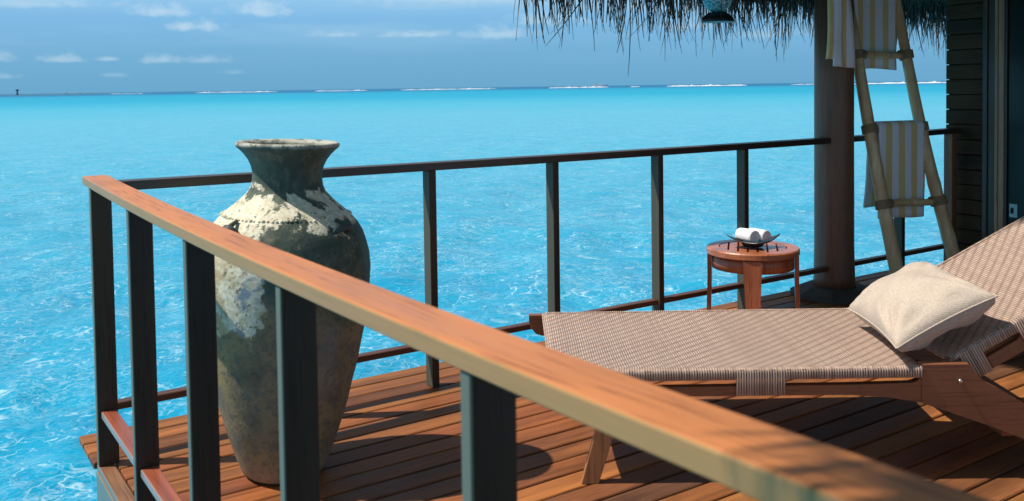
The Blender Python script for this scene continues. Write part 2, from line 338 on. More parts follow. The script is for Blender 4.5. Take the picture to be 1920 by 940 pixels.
wp2 = N.v('ADD', flat, N.v('MULTIPLY', N.v('SUBTRACT', N.noise(flat, 3.2, 3, .6, 0, True), (.5, .5, .5)), (.32, .32, 0)))
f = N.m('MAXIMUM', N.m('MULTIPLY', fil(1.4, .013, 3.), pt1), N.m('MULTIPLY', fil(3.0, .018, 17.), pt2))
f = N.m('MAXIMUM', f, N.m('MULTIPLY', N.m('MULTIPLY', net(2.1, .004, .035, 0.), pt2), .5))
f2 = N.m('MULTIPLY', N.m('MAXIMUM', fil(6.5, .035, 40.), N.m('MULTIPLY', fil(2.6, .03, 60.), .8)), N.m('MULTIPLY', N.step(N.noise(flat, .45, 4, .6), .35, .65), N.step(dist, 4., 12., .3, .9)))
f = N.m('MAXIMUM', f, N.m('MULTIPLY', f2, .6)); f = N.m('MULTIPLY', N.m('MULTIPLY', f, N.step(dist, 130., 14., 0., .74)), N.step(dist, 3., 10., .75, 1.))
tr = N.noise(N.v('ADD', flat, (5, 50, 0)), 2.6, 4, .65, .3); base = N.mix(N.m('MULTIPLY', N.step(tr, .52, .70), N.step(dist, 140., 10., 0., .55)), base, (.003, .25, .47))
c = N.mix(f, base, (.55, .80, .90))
swell = N.noise(N.v('MULTIPLY', flat, (1., 1.6, 0)), .9, 4, .6); rip = N.noise(flat, 5.5, 4, .65, .5); far = N.noise(flat, .16, 5, .65)
h = N.m('ADD', N.m('MULTIPLY', rip, .13), N.m('ADD', N.m('MULTIPLY', swell, .5), N.m('MULTIPLY', far, 1.6)))
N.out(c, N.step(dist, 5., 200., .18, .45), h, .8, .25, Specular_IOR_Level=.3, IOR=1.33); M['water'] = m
# ================================================================== setting: sea
SEA = -1.6
def make_sea():
    na = 540; radii = [0.0]+list(np.geomspace(1.2, 22000, 300)); a = np.linspace(0, 2*PI, na, endpoint=False)
    V = [(CAM.x, CAM.y, SEA)]; cfs = []
    for i in range(26):
        lam = 10**rng.uniform(-.45, .85); th = rng.normal(2.4, .8); cfs.append((2*PI/lam*math.cos(th), 2*PI/lam*math.sin(th), .0085*lam**.75, rng.uniform(0, 6.28), lam))
    vs = [np.array([[CAM.x, CAM.y, SEA]])]
    for i, r in enumerate(radii[1:]):
        x = CAM.x+r*np.cos(a); y = CAM.y+r*np.sin(a); z = np.zeros(na); cell = r*.033
        for kx, ky, A, ph, lam in cfs:
            k = np.clip(lam/cell/2.5-.6, 0, 1)
            if k > 0: s = np.sin(kx*x+ky*y+ph); z += k*A*(1-np.abs(s)*1.2+s*.35)
        vs.append(np.stack([x, y, SEA+z-.03*(r < 100)], 1))
    V = np.concatenate(vs); nr = len(radii)-1; F = []
    for k in range(na): F.append((0, 1+k, 1+(k+1) % na))
    idx = np.arange(na); nx = (idx+1) % na
    q = []
    for i in range(nr-1):
        b = 1+i*na; q.append(np.stack([b+idx, b+na+idx, b+na+nx, b+nx], 1))
    F += [tuple(t) for t in np.concatenate(q).tolist()]
    me = bpy.data.meshes.new('sea'); me.from_pydata(V.tolist(), [], F); me.update()
    me.polygons.foreach_set('use_smooth', [True]*len(me.polygons))
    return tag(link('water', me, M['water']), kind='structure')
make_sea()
def bearing(px): return YAW+math.atan((px-960)/FPX)
def ridge(name, p0, p1, dist, h, m, seed, pw=.25, dd=0, parent=None):
    """long low ridge lying on the sea between two bearings"""
    R = random.Random(seed); n = 60; bm = bmesh.new(); rows = []
    ph = [R.uniform(0, 6.3) for _ in range(5)]
    for i in range(n+1):
        t = i/n; b = bearing(p0+(p1-p0)*t); r = dist/math.cos(b-YAW)+dd*t
        e = min(1, t/pw, (1-t)/pw) if pw else 1; e = math.sqrt(max(e, .0))
        q = (.34 if h < 4.6 else .5)*h*e*(.8+.18*math.sin(t*17+ph[0])+.10*math.sin(t*43+ph[1])+.12*R.uniform(-1, 1)+(1.0 if R.random() < .06 else 0)); q = max(q, h*.06)
        d = Vector((math.sin(b), math.cos(b), 0)); c = Vector((CAM.x, CAM.y, SEA))
        rows.append([bm.verts.new(c+d*(r-9)+Vector((0, 0, -.4))), bm.verts.new(c+d*(r-3)+Vector((0, 0, q*.7))), bm.verts.new(c+d*r+Vector((0, 0, q))), bm.verts.new(c+d*(r+7)+Vector((0, 0, q*.5))), bm.verts.new(c+d*(r+14)+Vector((0, 0, -.4)))])
    for a_, b_ in zip(rows, rows[1:]):
        for k in range(4): bm.faces.new((a_[k], a_[k+1], b_[k+1], b_[k]))
    return build(name, bm, m, parent)
surf = [(207, 272, 1900, 1.2), (368, 520, 1900, 2.6), (590, 690, 1850, 2.2), (752, 932, 1750, 3.0), (1030, 1142, 1700, 3.4), (1183, 1200, 1650, 2.0), (1250, 1402, 1600, 4.2), (1484, 1534, 1600, 2.0), (1600, 1796, 1400, 4.4)]
sl_lab = ['short faint line of surf beside the low island at far left', 'long thin line of surf on the reef left of the vase', 'short line of surf on the reef above the vase mouth', 'long bright line of surf on the horizon right of the vase',
          'white wake trailing behind the motor boat', 'tiny fleck of surf just right of the motor boat', 'bright thick line of surf left of the round column', 'thin surf line touching the left side of the round column', 'broken surf on the horizon seen behind the bamboo ladder']
for i, (a, b, d, h) in enumerate(surf):
    o = ridge('surf_line' if i != 4 else 'boat_wake', a, b, d, h, M['foam'], i, .12)
    tag(o, sl_lab[i], 'surf' if i != 4 else 'wake', 'lines of surf along the reef' if i != 4 else None)
o = ridge('low_island', -30, 222, 2600, 4.6, M['island'], 40, .3); tag(o, 'low dark island on the horizon at the far left', 'island')
b = bearing(34); bm = bmesh.new(); p = Vector((CAM.x+math.sin(b)*2590, CAM.y+math.cos(b)*2590, SEA))
tw = empty('beacon', p); tag(tw, 'tiny dark beacon standing up from the low island', 'beacon')
tube(bm, [(0, 0, 0), (0, 0, 10)], [2.6, 1.4], 8); build('tower', bm, M['island'], tw)
bm = bmesh.new(); bx(bm, -3.4, 3.4, -3.4, 3.4, 10.05, 14, .4); build('lamp_room', bm, M['island'], tw)
# motor boat
b = bearing(1126); D_ = 1960
bt = empty('motor_boat', (CAM.x+math.sin(b)*D_, CAM.y+math.cos(b)*D_, SEA), -b); tag(bt, 'white motor boat with a dark hull line racing along the horizon', 'boat')
bm = bmesh.new(); L = 17
sec = []
for t in np.linspace(0, 1, 9):
    wd = 4.2*(1-t**3)**.6+.15; x = -L+2*L*t; sh = 3.0+2.2*t*t; sec.append([bm.verts.new((x, -wd, sh)), bm.verts.new((x, -wd*.75, 0.2)), bm.verts.new((x, 0, -.8)), bm.verts.new((x, wd*.75, .2)), bm.verts.new((x, wd, sh))])
for a_, b_ in zip(sec, sec[1:]):
    for k in range(4): bm.faces.new((a_[k], a_[k+1], b_[k+1], b_[k]))
    bm.faces.new((a_[4], a_[0], b_[0], b_[4]))
bm.faces.new(sec[0]); bm.faces.new(sec[-1]); build('hull', bm, M['boat_white'], bt)
bm = bmesh.new(); prism(bm, [(-15, 3.3), (12, 3.9), (6, 5.4), (-13, 5.4)], -3.2, 3.2); build('cabin', bm, M['boat_white'], bt)
bm = bmesh.new(); prism(bm, [(-13.5, 6.2), (3, 5.6), (2, 6.5), (-15, 7.6)], -2.7, 2.7); build('canopy', bm, M['boat_white'], bt)
bm = bmesh.new(); bx(bm, -11, 3, -2.2, 2.2, 5.42, 6.15); build('window_band', bm, M['boat_dark'], bt)
# ================================================================== deck
deck = tag(empty('deck', (0, 0, 0)), kind='structure')
PITCHB = .1065; y = .235; i = 0
variants = []
for L in (5.52,):
    pass
def plank_mesh(x0, x1, wv):
    bm = bmesh.new(); h = (x1-x0)/2; bx(bm, -h, h, -wv/2, wv/2, -.0125, .0125, .0035); me = bpy.data.meshes.new('plank'); bmesh.ops.recalc_face_normals(bm, faces=bm.faces); bm.to_mesh(me); bm.free(); me.materials.append(M['deck']); return me
pm_ext = plank_mesh(.0, 5.569, .097); pm_std = plank_mesh(.062, 5.569, .097)
yy = .235-.0985/2
for i in range(56):
    ext = i < 3
    me = pm_ext if ext else pm_std; x0 = 0.0 if ext else .062
    o = link('plank', me, None, deck, ((x0+5.569)/2+(-.004 if ext else 0), yy, -.0125+random.uniform(-.0012, .0012)))
    o.rotation_euler = (random.uniform(-.006, .006), 0, random.uniform(-.0006, .0006))
    yy -= PITCHB
box('trim_board', .004, .056, -5.8, -.092, -.025, -.001, M['deck_y'], deck, .003)
box('fascia', .001, .026, -5.8, -.088, -.26, -.027, M['deck_y'], deck, .003)
box('fascia', .55, 5.52, .195, .22, -.24, -.027, M['beam'], deck, .003)
for x in (.10, .9, 1.7, 2.5, 3.3, 4.1, 4.9): box('joist', x, x+.06, -5.7, .19 if x > .5 else -.12, -.20, -.0262, M['beam'], deck, .002)
for (x, y_) in ((.19, -.6), (.19, -3.0), (2.8, 0), (5.2, 0), (2.8, -3)):
    bm = bmesh.new(); tube(bm, [(0, 0, -2.6), (0, 0, -.21)], [.1, .09], 12); build('stilt', bm, M['beam'], deck, (x, y_, 0), True)
# ================================================================== near railing (runs toward the camera)
def sag(yv): return -.008+.020*((yv+1.72)/1.52)**2 if yv > -3.3 else .0135
near = tag(empty('railing', (.043, -.05, 0)), 'orange varnished railing running diagonally across the foreground past the vase', 'railing')
near_o = Vector(near.location)
bm = bmesh.new(); n = 36; rows = []
for k in range(n+1):
    yv = 0.0-5.6*k/n; dzv = sag(yv); x0, x1, t, e = 0.0, .0857, .0295, .004
    prof = [(x0, 1-t+e*.6), (x0+e*.6, 1-t), (x1-e*.6, 1-t), (x1, 1-t+e*.6), (x1, 1-e), (x1-e*.4, 1-e*.35), (x1-e, 1), (x0+e, 1), (x0+e*.4, 1-e*.35), (x0, 1-e)]
    rows.append([bm.verts.new((px_-near_o.x, yv-near_o.y, z_+dzv)) for px_, z_ in prof])
for a_, b_ in zip(rows, rows[1:]):
    for k in range(len(a_)): bm.faces.new((a_[k], a_[(k+1) % len(a_)], b_[(k+1) % len(a_)], b_[k]))
bm.faces.new(rows[0]); bm.faces.new(rows[-1])
o = build('handrail', bm, M['rail_y'], near)
nposts = [(-.096, .033), (-.703, .031), (-1.333, .029), (-1.972, .027), (-2.627, .026), (-3.28, .027), (-3.93, .027), (-4.58, .027)]
for (yv, dy) in nposts:
    top = 1-.0295+sag(yv-dy)-.0005; zb = -.0009
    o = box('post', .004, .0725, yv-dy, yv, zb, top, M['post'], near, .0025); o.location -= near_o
ys = [a_ for a_, d_ in nposts]
for a_, b_ in zip(nposts, nposts[1:]):
    o = box('low_rail', .0166, .0655, b_[0]+.0005, a_[0]-a_[1]-.0005, .171, .196, M['low_y'], near, .003); o.location -= near_o
# ================================================================== far railing
farr = tag(empty('railing', (.1, -.05, 0)), 'dark brown railing along the seaward edge of the deck, ending at the villa wall', 'railing'); fo = Vector(farr.location)
bm = bmesh.new(); n = 26; rows = []
for k in range(n+1):
    xv = .087+(5.54-.087)*k/n; dzv = -.0165*math.sin(min(1, xv/4.4)*PI/2)+(.008 if xv > 4.6 else 0)*((xv-4.6)/.9 if xv > 4.6 else 0); t, e = .034, .004; y0, y1 = -.0857, -.001
    prof = [(y0, 1-t+e*.6), (y0+e*.6, 1-t), (y1-e*.6, 1-t), (y1, 1-t+e*.6), (y1, 1-e), (y1-e, 1), (y0+e, 1), (y0+e*.4, 1-e*.35), (y0, 1-e)]
    rows.append([bm.verts.new((xv-fo.x, q-fo.y, z_+dzv-.002)) for q, z_ in prof])
for a_, b_ in zip(rows, rows[1:]):
    for k in range(len(a_)): bm.faces.new((a_[k], a_[(k+1) % len(a_)], b_[(k+1) % len(a_)], b_[k]))
bm.faces.new(rows[0]); bm.faces.new(rows[-1]); build('handrail', bm, M['rail_x'], farr)
fpx = [.70, 1.371, 2.043, 2.723, 3.372, 4.86]
for xv in fpx:
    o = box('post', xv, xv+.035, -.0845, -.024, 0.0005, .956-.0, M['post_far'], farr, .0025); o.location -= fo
o = box('post', 5.437, 5.50, -.0845, -.024, .0005, .958, M['post_warm'], farr, .0025); o.location -= fo; o['label'] = 'warmer brown end post against the villa wall'
ends = [.0735]+fpx+[5.437]
for i, (a_, b_) in enumerate(zip(ends, ends[1:])):
    x0 = a_+(.0355 if i else 0); x1 = b_-.0005
    if i == 5:
        for (u0, u1) in ((x0, 4.125), (4.375, x1)):
            o = box('low_rail', u0, u1, -.0735, -.030, .171, .198, M['low_x'], farr, .003); o.location -= fo
        continue
    o = box('low_rail', x0, x1, -.0735, -.030, .171, .198, M['low_x'], farr, .003); o.location -= fo
# ================================================================== round column
colm = tag(empty('column', (4.235, -.03, 0)), 'thick round dark wooden column standing on an octagonal plinth', 'column')
bm = bmesh.new(); lathe(bm, [(.126, .062), (.122, .12), (.1175, .3), (.1165, 1.2), (.115, 2.2)], 40, lambda a, z: .006*math.sin(3*a+z*2)+.003*math.sin(7*a)); build('shaft', bm, M['column'], colm, None, True)
bm = bmesh.new(); lathe(bm, [(.262, .001), (.262, .03), (.19, .064), (.16, .066)], 8); o = build('plinth', bm, M['plinth'], colm); o.rotation_euler = (0, 0, PI/8+.2)
# ================================================================== villa wall and door
wall = tag(empty('villa_wall', (5.56, -1.5, 0)), 'dark board clad villa wall with a door frame at the right edge', 'wall'); wo_ = Vector(wall.location)
zz = -.02; k = 0
while zz < 2.6:
    o = box('cladding_board', 5.560, 5.585, -.235, .035, zz+.002, zz+.100, M['wall'], wall, .004); o.location -= wo_; zz += .1035; k += 1
def wb(name, x0, x1, y0, y1, z0, z1, m, bev=.004):
    o = box(name, x0, x1, y0, y1, z0, z1, m, wall, bev); o.location -= wo_; return o
wb('backing_panel', 5.5865, 5.65, -.236, .03, -.02, 2.6, M['wall'])
wb('door_jamb', 5.535, 5.64, -.268, -.237, 0, 2.55, M['jamb']); wb('door_jamb', 5.548, 5.64, -.318, -.2685, 0, 2.55, M['jamb'])
wb('door_trim', 5.537, 5.63, -.338, -.3185, 0, 2.55, M['jamb_pale']); wb('door_trim', 5.545, 5.63, -.376, -.3385, 0, 2.55, M['jamb_pale'])
wb('door_trim', 5.552, 5.63, -.392, -.3765, 0, 2.55, M['jamb'])
door = wb('door', 5.570, 5.61, -1.45, -.3925, .01, 2.5, M['door'])
lt = box('latch', -.006, 0, -.026, .026, -.045, .045, M['latch'], door, .002); lt.location = (-.0235, .488, .452-1.255)
q = box('latch_slot', -.004, 0, -.009, .009, -.018, .018, M['slot'], None, .001); q.parent = lt; q.location = (-.0055, .006, 0); q.name = 'slot'
wb('door_jamb', 5.535, 5.64, -1.55, -1.4505, 0, 2.55, M['jamb'])
k = 0; zz = -.02
while zz < 2.6:
    o = box('cladding_board', 5.560, 5.585, -5.8, -1.551, zz+.002, zz+.100, M['wall'], wall, .004); o.location -= wo_; zz += .1035
wb('backing_panel', 5.5865, 5.65, -5.8, -1.5505, -.02, 2.6, M['wall'])
# ================================================================== thatched roof
roof = tag(empty('thatched_roof', (4.6, -2, 1.86)), 'dark palm thatch roof with a ragged fringe hanging above the railing', 'roof'); ro_ = Vector(roof.location)
def roofz(x, y): return 1.915+.60*max(0, min(.95-y, x-2.62, y+2.6, 3))
# slab: underside and top follow the pitch
bm = bmesh.new(); gx = np.linspace(2.62, 8, 32); gy = np.linspace(.95, -2.5, 26)
top = []; bot = []
for yv in gy:
    tr = []; br = []
    for xv in gx:
        X_ = xv; z_ = roofz(X_, yv)+rng.uniform(-.012, .012)
        br.append(bm.verts.new((X_-ro_.x, yv-ro_.y, z_-ro_.z))); tr.append(bm.verts.new((X_-ro_.x, yv-ro_.y, z_+.24-ro_.z+rng.uniform(-.02, .02))))
    top.append(tr); bot.append(br)
ny, nx_ = len(gy), len(gx)
for a_ in range(ny-1):
    for c_ in range(nx_-1):
        bm.faces.new((top[a_][c_], top[a_][c_+1], top[a_+1][c_+1], top[a_+1][c_])); bm.faces.new((bot[a_][c_], bot[a_+1][c_], bot[a_+1][c_+1], bot[a_][c_+1]))
for c_ in range(nx_-1):
    for q in (0, ny-1): bm.faces.new((top[q][c_], bot[q][c_], bot[q][c_+1], top[q][c_+1]))
for a_ in range(ny-1):
    for q in (0, nx_-1): bm.faces.new((top[a_][q], top[a_+1][q], bot[a_+1][q], bot[a_][q]))
bmesh.ops.remove_doubles(bm, verts=bm.verts, dist=.0004)
build('thatch_layer', bm, M['thatch_mass'], roof)
# fringe strands
def strands(spec, seed):
    R = np.random.default_rng(seed); V = []; F = []
    for (x, y, z, ln, rad, dx, dy, cx_, cy_) in spec:
        n = 5; b = len(V); ang = R.uniform(0, 6.28); fl_ = R.uniform(1.0, 1.8); tw_ = R.uniform(-2, 2)
        for k in range(n):
            t = k/(n-1); w_ = rad*(1-.75*t*t)+.0003
            px_ = x+dx*ln*t+cx_*ln*t*t; py_ = y+dy*ln*t+cy_*ln*t*t; pz_ = z-ln*t
            for j in range(3):
                A = j*2.094; ca_, sa_ = w_*math.cos(A)*fl_, w_*math.sin(A)/fl_; an2 = ang+tw_*t; V.append((px_+ca_*math.cos(an2)-sa_*math.sin(an2)-ro_.x, py_+ca_*math.sin(an2)+sa_*math.cos(an2)-ro_.y, pz_-ro_.z))
        for k in range(n-1):
            for j in range(3):
                j2 = (j+1) % 3; F.append((b+k*3+j, b+k*3+j2, b+k*3+3+j2, b+k*3+3+j))
        F.append((b, b+1, b+2)); F.append((b+3*n-1, b+3*n-2, b+3*n-3))
    return V, F
spec = []
R = np.random.default_rng(5)
def add_strand(x, y, z, ln, rad=None):
    s1 = .10 if R.random() < .8 else .32
    spec.append((x, y, z, ln, rad or R.uniform(.0020, .0048), R.normal(0, s1), R.normal(0, .08), R.normal(0, s1*.8), R.normal(0, .05)))
# clumps along the seaward eave
clx = []
x = 2.60
while x < 7.6: clx.append((x, R.uniform(.6, 1.3))); x += R.uniform(.05, .17)
for (cx_, cw) in clx:
    for k in range(int(R.uniform(9, 19))):
        x = cx_+R.normal(0, .045); base = .16+.06*(R.random())+.03*min(1, max(0, (x-3.8)/2))
        ln = (base*cw*R.uniform(.55, 1.15)+.10)*1.06
        if R.random() < .06: ln += R.uniform(.05, .16)
        if x > 2.55: add_strand(x, R.uniform(.85, 1.0), 1.93+R.uniform(-.03, .06), ln)
for k in range(1700):       # dense upper layer
    x = R.uniform(2.58, 7.7); dens = min(1, .35+(x-2.6)/4)
    if R.random() < dens: add_strand(x, R.uniform(.80, 1.0), 1.965+R.uniform(-.02, .05), R.uniform(.08, .19)+.05*min(1, max(0, (x-4.8)/1.5)))
for (x, ln) in ((3.42, .56), (2.93, .38), (3.26, .42), (3.30, .40), (3.75, .39), (3.08, .40), (4.86, .42), (4.92, .46), (6.5, .38)): add_strand(x, .92, 1.93, ln, .0028)
for k in range(1500):       # side eave, trimmed short
    y = R.uniform(-2.45, .92); x = 2.62
    add_strand(x+R.uniform(-.03, .05), y, roofz(x, y)+.06, R.uniform(.08, .16))
V, F = strands(spec, 9); me = bpy.data.meshes.new('thatch_fringe'); me.from_pydata(V, [], F); me.update()
o = link('thatch_fringe', me, M['thatch'], roof); o['kind'] = 'stuff'
def rb(name, *a):
    o = box(name, *a, M['beam'], roof, .006); o.location -= ro_; return o
rb('eave_beam', 2.81, 5.56, .03, .13, 2.04, 2.14)
rb('eave_beam', 2.70, 2.80, -2.4, .025, 1.93, 2.03)
rb('eave_beam', 2.70, 7.9, .62, .70, 2.02, 2.08)
for x in (3.2, 3.9, 4.6, 5.3):
    e_ = max(-1.5, .95-(x-2.62)*1.0)*1.0; bm = bmesh.new(); tube(bm, [(x-ro_.x, .9-ro_.y, 1.91-ro_.z), (x-ro_.x, e_-ro_.y, 1.88+.60*(.95-e_)-ro_.z)], .028, 8)
    build('rafter', bm, M['beam'], roof)
# unseen thatch awning, added to shade the near end of the handrail
aw = tag(empty('shading_awning', (-2.4, -4.4, 2.9)), 'unseen thatched awning added to shade the foreground end of the near railing', 'awning')
bm = bmesh.new(); gx = np.linspace(-1.8, 1.75, 16); gy = np.linspace(-1.7, 1.86, 16); tp = []; bt_ = []
for yv in gy:
    a1, b1 = [], []
    for xv in gx:
        z_ = .5*min(1.86-yv, 1.8, xv+1.9, 1.85-xv)*.7; jx, jy = (rng.uniform(-.03, .03) if abs(xv) > 1.7 else 0), (rng.uniform(-.05, .05) if yv > 1.8 else 0)
        a1.append(bm.verts.new((xv+jx, yv+jy, z_+.2))); b1.append(bm.verts.new((xv+jx, yv+jy, z_)))
    tp.append(a1); bt_.append(b1)
for i in range(15):
    for j in range(15):
        bm.faces.new((tp[i][j], tp[i][j+1], tp[i+1][j+1], tp[i+1][j])); bm.faces.new((bt_[i][j], bt_[i+1][j], bt_[i+1][j+1], bt_[i][j+1]))
for j in range(15):
    for q in (0, 15): bm.faces.new((tp[q][j], bt_[q][j], bt_[q][j+1], tp[q][j+1])); bm.faces.new((tp[j][q], tp[j+1][q], bt_[j+1][q], bt_[j][q]))
build('thatch_layer', bm, M['thatch_mass'], aw)  # thatch of the added, unseen shading awning
spec2 = spec; spec = []
for k in range(900):
    add_strand(-2.4+R.uniform(-1.8, 1.78), -4.4+R.uniform(1.74, 1.92), 2.98, R.uniform(.1, .32), R.uniform(.003, .006))
V, F = strands(spec, 19); me = bpy.data.meshes.new('thatch_fringe'); V = [(a_+ro_.x+2.4, b_+ro_.y+4.4, c_+ro_.z-2.9) for a_, b_, c_ in V]; me.from_pydata(V, [], F); me.update()
o = link('thatch_fringe', me, M['thatch'], aw); o['kind'] = 'stuff'  # fringe of the added, unseen shading awning
for (x, y_) in ((-1.6, -1.5), (1.5, -1.5), (-1.6, 1.4)):
    bm = bmesh.new(); tube(bm, [(x, y_, -4.5), (x, y_, .12)], .06, 12); build('post', bm, M['beam'], aw, None, True)
# ================================================================== clay vase
vase = tag(empty('clay_vase', (.528, -.535, 0)), 'tall weathered clay vase with peeling cream and green paint behind the front railing', 'vase')
vase.rotation_euler = (0, math.radians(2.1), 0)
vase.rotation_euler = (math.radians(1.0), math.radians(1.7), 0)
prof = [(.10, .002), (.127, .003), (.138, .012), (.147, .03), (.163, .07), (.183, .125), (.198, .175), (.215, .24), (.231, .32), (.243, .38), (.252, .44), (.259, .51), (.264, .58), (.268, .65), (.268, .71), (.264, .76), (.256, .80), (.246, .835), (.229, .865), (.209, .890), (.186, .912), (.163, .932), (.143, .952), (.128, .970), (.119, .99), (.1155, 1.01), (.1165, 1.035), (.121, 1.058), (.131, 1.08), (.146, 1.100), (.160, 1.114), (.170, 1.122), (.175, 1.130), (.173, 1.138), (.165, 1.141), (.152, 1.136), (.138, 1.12), (.115, 1.08), (.102, 1.03), (.10, .99), (.12, .95), (.17, .9), (.2, .85), (.2, .80)]
bm = bmesh.new(); lathe(bm, [(r*(1+.065*math.exp(-((z-.68)/.26)**2) if k_ < 26 else 1), z) for k_, (r, z) in enumerate(prof)], 72, lambda a, z: .010*math.sin(2*a+z*3)+.005*math.sin(5*a+2*z)+.003*math.sin(11*a+z*23)+.004*math.sin(z*37))
build('body', bm, M['vase'], vase, None, True)
bm = bmesh.new()
for k in range(88):
    a = 2*PI*k/88+random.uniform(-.008, .008); r = .2135*(1+.010*math.sin(2*a+2.67)+.005*math.sin(5*a+1.8)); s_ = random.uniform(.0042, .0062)
    bmesh.ops.create_icosphere(bm, subdivisions=1, radius=s_, matrix=Matrix.Translation((r*math.cos(a), r*math.sin(a), .894+random.uniform(-.0015, .0015))))
build('bead_band', bm, M['vase'], vase, None, True)
for k, a in enumerate((-1.914-PI/4, -1.914+PI/4, -1.914+PI*.75, -1.914-PI*.75)):
    bm = bmesh.new(); c_, s_ = math.cos(a), math.sin(a)
    def P_(r, t, z): return (r*c_-t*s_, r*s_+t*c_, z)
    tube(bm, [P_(.240, -.030, .850), P_(.254, -.022, .862), P_(.264, -.006, .872), P_(.264, .010, .872), P_(.255, .024, .862), P_(.240, .032, .848)], [.006, .010, .013, .013, .010, .006], 10)
    tube(bm, [P_(.222, -.002, .892), P_(.243, .0, .884), P_(.264, .002, .874)], [.006, .008, .010], 8)
    build('lug_handle', bm, M['lug'], vase, None, True)
# ================================================================== sun lounger (local x along it, y away from the camera)
LO = CAM + rt*1.0 + Vector((math.sin(YAW), math.cos(YAW), 0))*3.39; LO.z = 0
lounger = tag(empty('sun_lounger', LO, -YAW), 'teak sun lounger with a woven grey brown wicker seat and raised backrest', 'sun lounger')
def LL(l, d): return l-1.0, d-3.39
def side_frame(d0, d1, sh=0):
    bm = bmesh.new(); g = lambda pts: [(l-1.0+(sh if 1.3 < l < 1.5 else 0), z) for l, z in pts]
    prism(bm, g([(.058, .378), (.058, .352), (.066, .325), (.085, .300), (.112, .291), (.125, .291), (.125, .378)]), d0-3.39, d1-3.39, .0025)
    prism(bm, g([(.1255, .347), (.1255, .3745), (1.3345, .3745), (1.3345, .347)]), d0-3.39+.002, d1-3.39-.002, .002)
    prism(bm, g([(.1255, .291), (.1255, .322), (1.10, .322), (1.3, .323), (1.322, .329), (1.3345, .342), (1.3345, .258), (1.22, .279), (1.10, .288)]), d0-3.39+.001, d1-3.39-.001, .002)
    prism(bm, g([(1.335, .388), (1.489, .387), (1.499, .379), (1.510, .355), (1.525, .338), (1.545, .324), (1.586, .304), (1.675, .250), (1.80, .178), (1.95, .090), (2.09, .0), (1.95, .0), (1.80, .068), (1.675, .132), (1.57, .175), (1.464, .213), (1.40, .236), (1.335, .258)]), d0-3.39, d1-3.39, .0025)
    return build('side_frame', bm, M['teak'], lounger)
sf = side_frame(2.995, 3.027); sf2 = side_frame(3.755, 3.787, .075)
for d, s_, p in ((2.995, -1, sf), (3.787, 1, sf2)):
    bm = bmesh.new(); y0 = d-3.39; tube(bm, [(.46, y0, .331), (.46, y0+s_*.008, .331), (.46, y0+s_*.011, .331)], [.0075, .0075, .004], 14); build('bolt', bm, M['steel'], p, None, True)
def leg(d0, d1):
    bm = bmesh.new(); prism(bm, [(l-1.0, z) for l, z in [(.212, .001), (.270, .001), (.362, .289), (.292, .289)]], d0-3.39, d1-3.39, .002); return build('leg', bm, M['teak_pale'], lounger)
leg(2.999, 3.024); leg(3.758, 3.783)
bm = bmesh.new(); prism(bm, [(l-1, z) for l, z in [(.30, .22), (.325, .22), (.338, .26), (.313, .26)]], 3.025-3.39, 3.757-3.39, .002); build('stretcher', bm, M['teak'], lounger)
bm = bmesh.new(); prism(bm, [(l-1, z) for l, z in [(1.62, .13), (1.66, .13), (1.66, .17), (1.62, .17)]], 3.03-3.39, 3.753-3.39, .002); build('stretcher', bm, M['teak'], lounger)
# seat weave, gently sagging, with the short tongue at its hinge corners
bm = bmesh.new(); nu, nv = 44, 24; gr = []
for i in range(nu+1):
    row = []
    for j in range(nv+1):
        t = j/nv; l = .112+(1.337+.072*t-.112)*i/nu; d = 2.990+(3.792-2.990)*t; ed = min(t, 1-t)
        z_ = .3805-.007*min(1, ed*5)-.004*math.sin(PI*t)*math.sin(PI*i/nu)
        if ed == 0: z_ -= .003
        row.append(bm.verts.new((l-1, d-3.39, z_)))
    gr.append(row)
for i in range(nu):
    for j in range(nv): bm.faces.new((gr[i][j], gr[i+1][j], gr[i+1][j+1], gr[i][j+1]))
ext = bmesh.ops.extrude_face_region(bm, geom=bm.faces[:]); 
for v_ in ext['geom']:
    if isinstance(v_, bmesh.types.BMVert): v_.co.z -= .008
build('seat_weave', bm, M['wicker'], lounger, None, True)
# strands wrapped over the frame edges
def wraps(parent, x0, x1, y, sgn, ztop, zlow, bands, name='strand_wrap'):
    bm = bmesh.new(); x = x0; P_ = .0085
    while x < x1:
        lo = zlow
        for (a_, b_, zl) in bands:
            if a_ <= x <= b_: lo = zl
        rj = random.uniform(.0036, .0041); yo = y+sgn*.004
        pts = [(x, y-sgn*.012, ztop), (x, y-sgn*.001, ztop-.0005), (x, yo, ztop-.006), (x, yo, (ztop+lo)/2), (x, yo, lo+.003), (x, y-sgn*.012, lo-.001)]
        tube(bm, pts, rj, 6); x += P_
    o = build(name, bm, M['strand'], parent, None, True); o['kind'] = 'stuff'; return o
wraps(lounger, .1335-1, 1.3345-1, 2.995-3.39, -1, .3795, .344, [(.727-1, .888-1, .291)])
wraps(lounger, .1335-1, 1.405-1, 3.787-3.39, 1, .3795, .344, [(.727-1, .888-1, .291)])
